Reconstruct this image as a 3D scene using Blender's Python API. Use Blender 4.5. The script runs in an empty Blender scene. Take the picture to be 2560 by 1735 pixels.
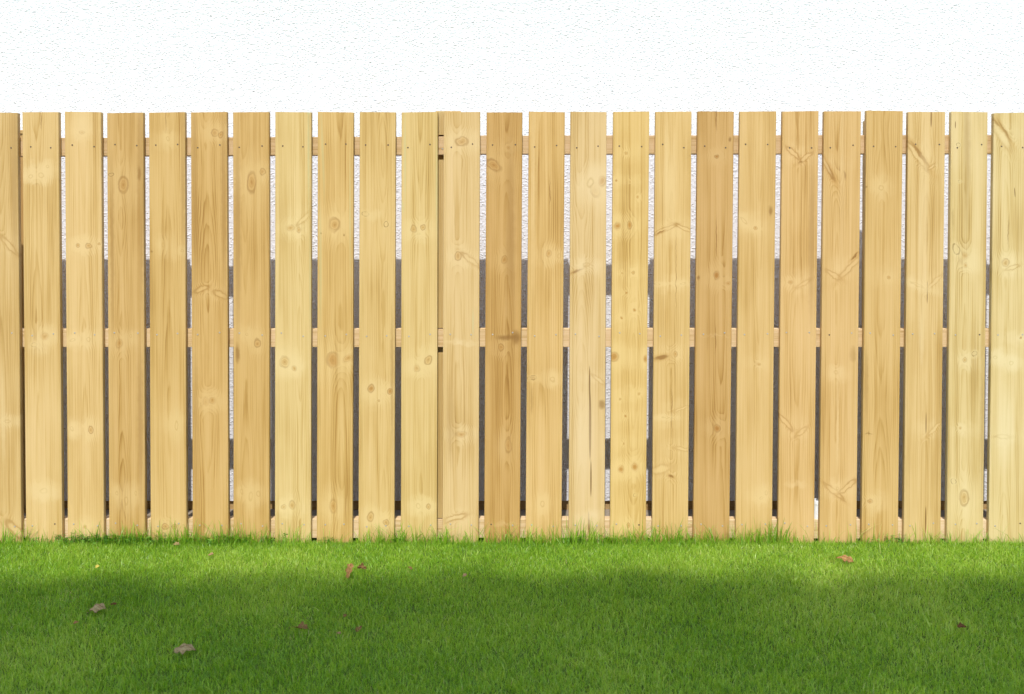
import bpy, bmesh, math, random
import numpy as np
from mathutils import Vector, Matrix, Euler
rng = np.random.default_rng(7)
random.seed(7)
scene = bpy.context.scene
col = scene.collection
R = math.radians

# ------------------------------------------------------------------ camera
CAM_D, CAM_H, PITCH = 3.8, 1.25, 0.9          # metres to the fence, eye height, degrees down
F_PX, CX, CY = 2280.0, 1280.0, 636.0          # focal length and principal point in photo pixels (2560 wide)
cam = bpy.data.cameras.new('camera')
cam_o = bpy.data.objects.new('camera', cam)
col.objects.link(cam_o)
cam.sensor_width = 36.0
cam.lens = 36.0 * F_PX / 2560.0
cam.shift_y = -(867.5 - CY) / 2560.0
cam.clip_start, cam.clip_end = 0.05, 500.0
cam_o.location = (0.0, -CAM_D, CAM_H)
cam_o.rotation_euler = (R(90.0 - PITCH), 0, 0)
cam.dof.use_dof = True
cam.dof.focus_distance = CAM_D + 0.02
cam.dof.aperture_fstop = 3.6
scene.camera = cam_o

# ------------------------------------------------------------------ sky and sun
SUN_EL, SUN_AZ = 56.7, 5.8                     # sun behind the camera, slightly to its left
world = bpy.data.worlds.new('World')
scene.world = world
world.use_nodes = True
wn = world.node_tree
bg = wn.nodes['Background']
sky = wn.nodes.new('ShaderNodeTexSky')
sky.sky_type = 'NISHITA'
sky.sun_disc = False
sky.sun_elevation = R(SUN_EL)
sky.sun_rotation = R(180.0 + SUN_AZ)
sky.dust_density = 0.6                         # a bright milky sky
sky.air_density = 1.5
wn.links.new(sky.outputs[0], bg.inputs[0])
bg.inputs[1].default_value = 0.15
sun = bpy.data.lights.new('sun', 'SUN')
sun.energy = 2.05
sun.angle = R(0.53)
sun.color = (0.985, 0.955, 0.925)
sun_o = bpy.data.objects.new('sun', sun)
col.objects.link(sun_o)
sv = Vector((-math.sin(R(SUN_AZ)) * math.cos(R(SUN_EL)), -math.cos(R(SUN_AZ)) * math.cos(R(SUN_EL)), math.sin(R(SUN_EL))))
sun_o.rotation_euler = sv.to_track_quat('Z', 'Y').to_euler()
sun_o.location = (-2, -8, 14)
vs = scene.view_settings
vs.view_transform = 'Standard'
vs.look = 'None'
vs.gamma = 1.0
vs.use_curve_mapping = False
vs.exposure = 1.28
scene.cycles.use_denoising = True
scene.cycles.max_bounces = 16
scene.cycles.diffuse_bounces = 10
scene.cycles.transmission_bounces = 8

# ------------------------------------------------------------------ helpers
cp, sp = math.cos(R(PITCH)), math.sin(R(PITCH))
def at(px, py, depth=0.0):
    """photo pixel (2560 x 1735) -> world point on the vertical plane y = depth"""
    a, b = (px - CX) / F_PX, -(py - CY) / F_PX
    d = Vector((a, cp + b * sp, -sp + b * cp))
    s = (depth + CAM_D) / d.y
    return Vector((0, -CAM_D, CAM_H)) + d * s
GZ = -0.017                                     # level of the lawn
def ground(px, py, z=0.0):
    """photo pixel -> world point on the lawn"""
    a, b = (px - CX) / F_PX, -(py - CY) / F_PX
    d = Vector((a, cp + b * sp, -sp + b * cp))
    s = (z + GZ - CAM_H) / d.z
    return Vector((0, -CAM_D, CAM_H)) + d * s
def lin(c):
    return tuple((v / 12.92 if v <= 0.04045 else ((v + 0.055) / 1.055) ** 2.4) for v in (x / 255.0 for x in c))
def mesh_obj(name, verts, faces, mats=None, parent=None, smooth=False):
    me = bpy.data.meshes.new(name)
    me.from_pydata([tuple(v) for v in verts], [], faces)
    me.update()
    if mats is not None:
        me.materials.append(mats)
    if smooth:
        me.polygons.foreach_set('use_smooth', [True] * len(me.polygons))
    o = bpy.data.objects.new(name, me)
    col.objects.link(o)
    if parent is not None:
        o.parent = parent
    return o
def tag(o, label=None, cat=None, group=None, kind=None):
    if label: o['label'] = label
    if cat: o['category'] = cat
    if group: o['group'] = group
    if kind: o['kind'] = kind
    return o
def empty(name, loc):
    o = bpy.data.objects.new(name, None)
    o.empty_display_size = 0.1
    col.objects.link(o)
    o.location = loc
    return o
def box(x0, x1, y0, y1, z0, z1):
    v = [(x0, y0, z0), (x1, y0, z0), (x1, y1, z0), (x0, y1, z0), (x0, y0, z1), (x1, y0, z1), (x1, y1, z1), (x0, y1, z1)]
    f = [(0, 3, 2, 1), (4, 5, 6, 7), (0, 1, 5, 4), (1, 2, 6, 5), (2, 3, 7, 6), (3, 0, 4, 7)]
    return v, f
def bevel_obj(o, w, seg=2):
    bm = bmesh.new(); bm.from_mesh(o.data)
    bmesh.ops.bevel(bm, geom=list(bm.edges), offset=w, segments=seg, profile=0.6, affect='EDGES')
    bm.to_mesh(o.data); bm.free()
    return o
class NT:
    """a short hand for building node materials"""
    def __init__(s, name):
        s.m = bpy.data.materials.new(name); s.m.use_nodes = True
        s.t = s.m.node_tree; s.n = s.t.nodes
        s.b = s.n['Principled BSDF']
    def new(s, typ, **kw):
        nd = s.n.new(typ)
        for k, v in kw.items(): setattr(nd, k, v)
        return nd
    def put(s, sock, v):
        if isinstance(v, bpy.types.NodeSocket): s.t.links.new(v, sock)
        else: sock.default_value = v
    def math(s, op, a, b=0.0, clamp=False):
        nd = s.new('ShaderNodeMath', operation=op, use_clamp=clamp)
        s.put(nd.inputs[0], a); s.put(nd.inputs[1], b)
        return nd.outputs[0]
    def noise(s, vec, scale, detail=2.0, rough=0.5, w=None):
        nd = s.new('ShaderNodeTexNoise')
        s.put(nd.inputs['Vector'], vec)
        nd.inputs['Scale'].default_value = scale
        nd.inputs['Detail'].default_value = detail
        nd.inputs['Roughness'].default_value = rough
        return nd.outputs['Fac'], nd.outputs['Color']
    def mapping(s, vec, loc=(0, 0, 0), rot=(0, 0, 0), scale=(1, 1, 1), typ='POINT'):
        nd = s.new('ShaderNodeMapping', vector_type=typ)
        s.put(nd.inputs['Vector'], vec)
        nd.inputs['Location'].default_value = loc
        nd.inputs['Rotation'].default_value = rot
        nd.inputs['Scale'].default_value = scale
        return nd.outputs[0]
    def length(s, vec):
        nd = s.new('ShaderNodeVectorMath', operation='LENGTH'); s.put(nd.inputs[0], vec)
        return nd.outputs['Value']
    def vadd(s, a, b, op='ADD'):
        nd = s.new('ShaderNodeVectorMath', operation=op)
        s.put(nd.inputs[0], a); s.put(nd.inputs[1], b)
        return nd.outputs[0]
    def remap(s, v, f0, f1, t0=0.0, t1=1.0, smooth=True):
        nd = s.new('ShaderNodeMapRange', interpolation_type='SMOOTHSTEP' if smooth else 'LINEAR')
        s.put(nd.inputs[0], v)
        for i, x in enumerate((f0, f1, t0, t1)): s.put(nd.inputs[1 + i], x)
        return nd.outputs[0]
    def mix(s, fac, a, b, mode='MIX'):
        nd = s.new('ShaderNodeMix', data_type='RGBA', blend_type=mode)
        s.put(nd.inputs[0], fac)
        s.put(nd.inputs[6], a if isinstance(a, bpy.types.NodeSocket) else tuple(a)[:3] + (1.0,))
        s.put(nd.inputs[7], b if isinstance(b, bpy.types.NodeSocket) else tuple(b)[:3] + (1.0,))
        return nd.outputs[2]
    def ramp(s, fac, stops):
        nd = s.new('ShaderNodeValToRGB')
        e = nd.color_ramp.elements
        while len(e) < len(stops): e.new(0.5)
        for el, (p, c) in zip(e, stops):
            el.position = p; el.color = tuple(c)[:3] + (1.0,)
        s.put(nd.inputs[0], fac)
        return nd.outputs[0]
    def bump(s, h, dist, strength=1.0):
        nd = s.new('ShaderNodeBump')
        s.put(nd.inputs['Height'], h)
        nd.inputs['Distance'].default_value = dist
        nd.inputs['Strength'].default_value = strength
        s.t.links.new(nd.outputs[0], s.b.inputs['Normal'])

WOOD_GAIN = (0.715, 0.690, 0.700)
def mul(c, k):
    if isinstance(k, (int, float)): k = (k, k, k)
    return tuple(min(0.95, a * b) for a, b in zip(c, k))

def wood(name, srgb, seed, feats=(), along='Z', contrast=1.0, face_y=0.0, wide=0.15):
    """sawn pine.  The grain is cut out of a solid log of growth rings round a pith that wanders behind
    the face; every feature (knot, spike knot, crack, stain) bends the rings and has its own colour."""
    base = mul(lin(tuple(0.78 * a + 0.22 * b for a, b in zip(srgb, (224, 187, 121)))), WOOD_GAIN)
    r = random.Random(seed)
    N = NT(name)
    co = N.new('ShaderNodeTexCoord').outputs['Object']
    streak2 = None
    if along == 'X':
        co = N.mapping(co, rot=(0, R(90), 0))
    off = (r.uniform(-30, 30), r.uniform(-30, 30), r.uniform(-30, 30))
    # irregular outlines
    _, nc = N.noise(N.mapping(co, loc=off), 38.0, 2.0)
    wob = N.vadd(N.vadd(nc, (0.5, 0.5, 0.5), 'SUBTRACT'), (0.010, 0.0, 0.022), 'MULTIPLY')
    cw = N.vadd(co, wob)
    cw2 = N.vadd(co, N.vadd(N.vadd(nc, (0.5, 0.5, 0.5), 'SUBTRACT'), (0.010, 0.0, 0.055), 'MULTIPLY'))
    ds, flares, warp = [], [], None
    for f in feats:
        fx, fz, rx, rz, ang, kind = f
        src = co if kind in 'cg' else (cw2 if kind in 'he' else cw)
        d = N.length(N.mapping(src, loc=(fx, face_y, fz), rot=(0, R(ang), 0), scale=(rx, 1.0, rz), typ='TEXTURE'))
        ds.append(d)
        if kind in 'kKps' and rz < 0.03:                         # pale flared grain to both sides of a knot
            flares.append(N.length(N.mapping(cw2, loc=(fx * 0.5, face_y, fz + r.uniform(-0.012, 0.012)), scale=(0.080, 1.0, r.uniform(0.030, 0.050) + rz), typ='TEXTURE')))
        if kind in 'kKpsb':
            amp = {'k': 0.006, 'K': 0.008, 'p': 0.004, 's': 0.004, 'b': 0.005}[kind]
            far = 5.0 if kind in 'kKpb' else 3.0
            w = N.remap(d, far, 0.3, 0.0, amp * min(1.6, 0.5 + rx / 0.010))
            warp = w if warp is None else N.math('ADD', warp, w)
    # rings
    sep = N.new('ShaderNodeSeparateXYZ'); N.put(sep.inputs[0], co)
    px = r.uniform(-0.22, 0.22) * wide
    wander, _ = N.noise(N.mapping(co, loc=off, scale=(0.0, 0.0, 1.0)), 0.7 + 0.6 * r.random(), 1.0)
    q = N.math('ADD', N.math('MULTIPLY', wander, 0.05 + 0.03 * r.random()), 0.0 + 0.02 * r.random())
    dx = N.math('SUBTRACT', sep.outputs[0], px)
    rr = N.math('SQRT', N.math('ADD', N.math('MULTIPLY', dx, dx), N.math('MULTIPLY', q, q)))
    if warp is not None: rr = N.math('ADD', rr, warp)
    jit, _ = N.noise(N.mapping(co, loc=off, scale=(1.0, 1.0, 0.12)), 60.0, 2.0)
    rr = N.math('ADD', rr, N.math('MULTIPLY', jit, 0.0035))
    lam = r.uniform(0.0042, 0.0062)
    ph = N.math('FRACT', N.math('DIVIDE', rr, lam))
    ring = N.math('POWER', ph, 2.2)                              # pale earlywood building up to a dark latewood line
    ring = N.math('MULTIPLY', ring, N.remap(ph, 1.0, 0.86))
    fib, _ = N.noise(N.mapping(co, loc=off, scale=(1.0, 1.0, 0.008)), 230.0, 3.0, 0.65)
    streak, _ = N.noise(N.mapping(co, loc=off, scale=(1.0, 1.0, 0.035)), 34.0, 2.0, 0.55)
    blot, _ = N.noise(N.mapping(cw, loc=off, scale=(1.0, 1.0, 0.30)), 9.0, 2.0, 0.55)
    cloud, _ = N.noise(N.mapping(cw, loc=off, scale=(1.0, 1.0, 0.6)), 3.2, 1.5, 0.5)
    v = N.math('MULTIPLY', N.math('MULTIPLY', ring, N.remap(streak, 0.25, 0.70, 1.0, 0.30)), -0.55 * contrast)
    v = N.math('ADD', v, N.math('MULTIPLY', N.math('SUBTRACT', fib, 0.5), 1.15))
    v = N.math('ADD', v, N.math('MULTIPLY', N.math('SUBTRACT', streak, 0.5), 0.70 * contrast))
    v = N.math('ADD', v, N.math('MULTIPLY', N.math('SUBTRACT', blot, 0.5), 0.55))
    v = N.math('ADD', v, N.math('MULTIPLY', N.math('SUBTRACT', cloud, 0.5), 0.65))
    v = N.math('ADD', v, 0.62)
    pale = mul(base, (1.09, 1.12, 1.28)); dark = mul(base, (0.84, 0.78, 0.62)); deep = mul(base, (0.62, 0.52, 0.33))
    c = N.ramp(v, [(0.0, deep), (0.28, dark), (0.60, base), (1.0, pale)])
    for d in flares:
        fm = N.math('MULTIPLY', N.remap(d, 1.25, 0.15), N.remap(N.math('ADD', N.math('MULTIPLY', streak, 0.5), N.math('MULTIPLY', fib, 0.5)), 0.36, 0.60, 0.15, 1.0))
        c = N.mix(N.math('MULTIPLY', fm, 0.50), c, mul(base, (1.12, 1.19, 1.40)))
    # features
    for f, d in zip(feats, ds):
        fx, fz, rx, rz, ang, kind = f
        if kind in 'kK':
            hi = 1.0 if kind == 'K' else 0.75
            c = N.mix(N.math('MULTIPLY', N.remap(d, 5.0, 0.9, 0.0, 0.75), N.remap(streak, 0.30, 0.66, 0.25, 1.0)), c, mul(base, (1.10, 1.16, 1.32)))
            core = mul(base, (0.86, 0.74, 0.54)) if kind == 'k' else mul(base, (0.74, 0.54, 0.30))
            c = N.mix(N.remap(d, 1.15, 0.35, 0.0, 0.85 * hi), c, core)
            yr = N.remap(N.math('FRACT', N.math('ADD', N.math('MULTIPLY', d, 2.6), N.math('MULTIPLY', jit, 1.2))), 0.45, 0.95)
            c = N.mix(N.math('MULTIPLY', N.math('MULTIPLY', yr, N.remap(d, 1.5, 0.9)), 0.30), c, mul(base, (0.62, 0.48, 0.28)))
            rg = N.math('MULTIPLY', N.remap(d, 1.30, 1.05), N.remap(d, 0.70, 1.0))
            rg = N.math('MULTIPLY', rg, N.remap(blot, 0.38, 0.62, 0.15, 1.0))
            c = N.mix(N.math('MULTIPLY', rg, 0.55), c, mul(base, (0.52, 0.40, 0.23)))
            c = N.mix(N.remap(d, 0.45, 0.1, 0.0, 0.5), c, mul(base, (0.62, 0.46, 0.27)))
        elif kind == 'o':                                         # knot with a dark crescent outline
            c = N.mix(N.remap(d, 2.4, 0.9, 0.0, 0.5), c, mul(base, (1.08, 1.14, 1.25)))
            rg = N.math('MULTIPLY', N.remap(d, 1.25, 1.02), N.remap(d, 0.74, 0.95))
            rg = N.math('MULTIPLY', rg, N.remap(jit, 0.40, 0.58, 0.2, 1.0))
            c = N.mix(N.math('MULTIPLY', rg, 0.72), c, mul(base, (0.38, 0.31, 0.20)))
        elif kind == 'p':
            c = N.mix(N.math('MULTIPLY', N.remap(d, 5.5, 0.5, 0.0, 0.85), N.remap(streak, 0.30, 0.66, 0.3, 1.0)), c, mul(base, (1.11, 1.19, 1.40)))
            rg = N.math('MULTIPLY', N.remap(d, 1.1, 0.8), N.remap(d, 0.4, 0.7))
            c = N.mix(N.math('MULTIPLY', rg, 0.35), c, mul(base, (0.74, 0.68, 0.48)))
        elif kind == 's':                                         # spike knot: pale blade between dark edges
            c = N.mix(N.remap(d, 2.4, 1.0, 0.0, 0.28), c, mul(base, (0.80, 0.70, 0.50)))
            c = N.mix(N.remap(d, 1.15, 0.3, 0.0, 0.70), c, mul(base, (1.10, 1.15, 1.28)))
            rg = N.math('MULTIPLY', N.remap(d, 1.5, 1.15), N.remap(d, 0.7, 1.0))
            rg = N.math('MULTIPLY', rg, N.remap(blot, 0.40, 0.60, 0.25, 1.0))
            c = N.mix(N.math('MULTIPLY', rg, 0.48), c, mul(base, (0.58, 0.45, 0.26)))
        elif kind == 'b':                                         # dark spike knot
            c = N.mix(N.remap(d, 2.2, 0.7, 0.0, 0.45), c, mul(base, (0.8, 0.66, 0.42)))
            c = N.mix(N.remap(d, 1.1, 0.4, 0.0, 0.8), c, mul(base, (0.42, 0.29, 0.15)))
        elif kind == 'd':
            c = N.mix(N.remap(d, 1.3, 0.3, 0.0, 0.75), c, mul(base, (0.48, 0.38, 0.24)))
        elif kind == 'c':
            c = N.mix(N.remap(d, 1.05, 0.75, 0.0, 0.9), c, mul(base, (0.30, 0.22, 0.12)))
        elif kind == 'g':
            c = N.mix(N.remap(d, 1.3, 0.2, 0.0, 0.42), c, mul(base, (0.80, 1.12, 1.45)))
        elif kind == 'e':                                         # brown weather stain
            st = N.math('MULTIPLY', N.remap(d, 1.5, 0.3), N.remap(streak, 0.28, 0.62, 0.25, 1.0))
            c = N.mix(N.math('MULTIPLY', st, 0.62), c, mul(base, (0.62, 0.54, 0.40)))
        elif kind == 'h':                                         # pale cloud
            ht = N.math('MULTIPLY', N.remap(d, 1.6, 0.1), N.remap(streak, 0.30, 0.62, 0.25, 1.0))
            c = N.mix(N.math('MULTIPLY', ht, 0.72), c, mul(base, (1.12, 1.21, 1.48)))
    N.put(N.b.inputs['Base Color'], c)
    N.b.inputs['Roughness'].default_value = 0.62
    N.b.inputs['Specular IOR Level'].default_value = 0.28
    N.bump(N.math('ADD', N.math('MULTIPLY', fib, 0.7), N.math('MULTIPLY', ring, -0.5)), 0.0007, 0.55)
    return N.m

# ------------------------------------------------------------------ materials of the setting
WALL_Y = 0.426
def wall_material():
    N = NT('roughcast_plaster')
    co = N.new('ShaderNodeTexCoord').outputs['Object']
    st = N.mapping(co, scale=(0.80, 1.0, 1.0))
    a, _ = N.noise(st, 95.0, 3.0, 0.62)
    b, _ = N.noise(st, 36.0, 2.0, 0.5)
    vor = N.new('ShaderNodeTexVoronoi', feature='F1'); N.put(vor.inputs['Vector'], st); vor.inputs['Scale'].default_value = 115.0
    grain = N.remap(vor.outputs['Distance'], 0.0, 0.62, 1.0, 0.0)
    # sparse deep pits between the grains
    zone, _ = N.noise(co, 2.2, 2.0, 0.5)
    pit, _ = N.noise(N.mapping(co, loc=(3, 1, 7), scale=(0.62, 1.0, 1.1)), 78.0, 1.5, 0.5)
    pitm = N.remap(N.math('ADD', pit, N.math('MULTIPLY', zone, 0.16)), 0.775, 0.86)
    h = N.math('ADD', N.math('MULTIPLY', grain, 0.55), N.math('ADD', N.math('MULTIPLY', a, 0.9), N.math('MULTIPLY', b, 0.9)))
    h = N.math('SUBTRACT', h, N.math('MULTIPLY', pitm, 1.2))
    tone, _ = N.noise(co, 1.1, 3.0, 0.55)
    c = N.mix(tone, (0.690, 0.690, 0.703), (0.725, 0.725, 0.735))
    c = N.mix(1.0, c, N.mix(a, (0.80, 0.80, 0.81), (1.15, 1.15, 1.14)), 'MULTIPLY')
    dark_specks, _ = N.noise(N.mapping(co, loc=(9, 2, 4)), 55.0, 0.0, 0.5)  # sparse small dark specks in the plaster colour
    c = N.mix(N.remap(dark_specks, 0.835, 0.86, 0.0, 0.7), c, (0.22, 0.22, 0.21))
    N.put(N.b.inputs['Base Color'], c)
    N.b.inputs['Roughness'].default_value = 0.92
    N.b.inputs['Specular IOR Level'].default_value = 0.15
    N.bump(h, 0.0034, 1.0)
    return N.m
def simple(name, c, rough=0.7, spec=0.3, metal=0.0, var=0.15, scale=60.0):
    N = NT(name)
    co = N.new('ShaderNodeTexCoord').outputs['Object']
    f, _ = N.noise(co, scale, 3.0, 0.6)
    N.put(N.b.inputs['Base Color'], N.mix(f, mul(c, 1 - var), mul(c, 1 + var)))
    N.b.inputs['Roughness'].default_value = rough
    N.b.inputs['Specular IOR Level'].default_value = spec
    N.b.inputs['Metallic'].default_value = metal
    return N.m

# ------------------------------------------------------------------ ground, wall
def ground_material():
    N = NT('lawn_soil')
    co = N.new('ShaderNodeTexCoord').outputs['Object']
    f, _ = N.noise(co, 55.0, 4.0, 0.65)
    g, _ = N.noise(co, 0.8, 3.0, 0.55)
    c = N.mix(f, (0.055, 0.095, 0.014), (0.115, 0.175, 0.030))
    c = N.mix(N.remap(g, 0.4, 0.7, 0.0, 0.5), c, (0.055, 0.080, 0.018))
    N.put(N.b.inputs['Base Color'], c)
    N.b.inputs['Roughness'].default_value = 0.95
    N.b.inputs['Specular IOR Level'].default_value = 0.1
    N.bump(f, 0.01, 0.8)
    return N.m
G = 120.0
gr = mesh_obj('ground', [(-G, -G, 0), (G, -G, 0), (G, G, 0), (-G, G, 0)], [(0, 1, 2, 3)], ground_material())
gr.location.z = GZ
tag(gr, 'green garden ground the lawn grows from', kind='structure')
soil_m = simple('dry_gravelly_soil', (0.26, 0.215, 0.16), 0.95, 0.1, var=0.45, scale=70.0)
v, f = [], []
nx, ny = 120, 6
for j in range(ny + 1):
    for i in range(nx + 1):
        v.append((-8 + 16 * i / nx, 0.030 + (0.46 - 0.030) * j / ny, 0.006 + 0.010 * rng.random()))
for j in range(ny):
    for i in range(nx):
        a = j * (nx + 1) + i
        f.append((a, a + 1, a + nx + 2, a + nx + 1))
so = mesh_obj('soil_strip', v, f, soil_m, smooth=True)
so.location.z = GZ
tag(so, 'strip of dry pale brown soil between the fence and the white wall', kind='structure')

wall = empty('house_wall', (0, WALL_Y, 0))
tag(wall, 'white roughcast plaster wall rising behind the wooden fence', 'wall')
zb = at(1280, 1252, WALL_Y).z
v, f = box(-9, 9, 0, 0.30, zb, 4.6)
wo = mesh_obj('plaster_face', v, f, wall_material(), wall)
PLINTH = wood('base_board_wood', (196, 166, 112), 901, along='X', contrast=1.0)
n_b = 6
for k in range(n_b):
    w = 18.0 / n_b
    v, f = box(-w / 2 + 0.002, w / 2 - 0.002, 0.012, 0.20, -0.05, zb - 0.001)
    o = mesh_obj('base_board', v, f, PLINTH, wall)
    o.location = (-9 + w * (k + 0.5) + 0.11, 0, 0)

# ------------------------------------------------------------------ the fence
# photo pixels of every board: top-left, top-right, bottom-left, bottom-right (2324 px wide copy), top y, tone
K = 2560.0 / 2324.0
BOARDS = [
    (-43, 39.3, -34, 48.7, 255.5, (219, 182, 118)), (50.2, 133, 59, 141, 254.5, (225, 188, 122)), (147, 229, 153, 236, 254, (226, 188, 122)),
    (243, 324.5, 247, 330, 256, (210, 168, 100)), (337.5, 419, 342, 424, 255, (217, 177, 107)), (433.5, 514.5, 436.5, 519, 254.5, (213, 170, 100)),
    (528.5, 610.5, 529.4, 611, 254.5, (213, 171, 101)), (625, 706, 623, 706, 254.5, (228, 197, 130)), (720.5, 802, 719, 800, 254.5, (221, 182, 111)),
    (816.5, 898, 813, 895, 254.5, (223, 187, 118)), (912, 993.5, 909, 992, 254.5, (224, 191, 122)), (1007.5, 1090, 1004, 1086, 254.5, (225, 190, 130)),
    (1104, 1186, 1099, 1180, 255, (201, 155, 86)), (1200, 1281.5, 1193, 1275, 254, (222, 180, 111)), (1295.5, 1377, 1289.6, 1372, 254, (226, 192, 134)),
    (1391.5, 1474, 1385, 1466, 253.5, (228, 190, 115)), (1487, 1570.5, 1480.6, 1561, 253.5, (226, 188, 120)), (1583.5, 1665, 1573, 1656, 253, (203, 158, 92)),
    (1679, 1762, 1670, 1752.5, 253, (222, 182, 115)), (1776, 1859, 1765.6, 1847, 252.5, (223, 180, 115)), (1870.5, 1955, 1860, 1943.5, 252.5, (222, 180, 115)),
    (1966.5, 2050, 1955.5, 2038, 251.5, (218, 178, 110)), (2061.5, 2146, 2051, 2134.6, 254, (226, 191, 127)), (2159, 2241.5, 2148.8, 2232, 254, (228, 202, 140)),
    (2255.5, 2341, 2244.4, 2328, 256, (230, 206, 145)),
]
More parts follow.
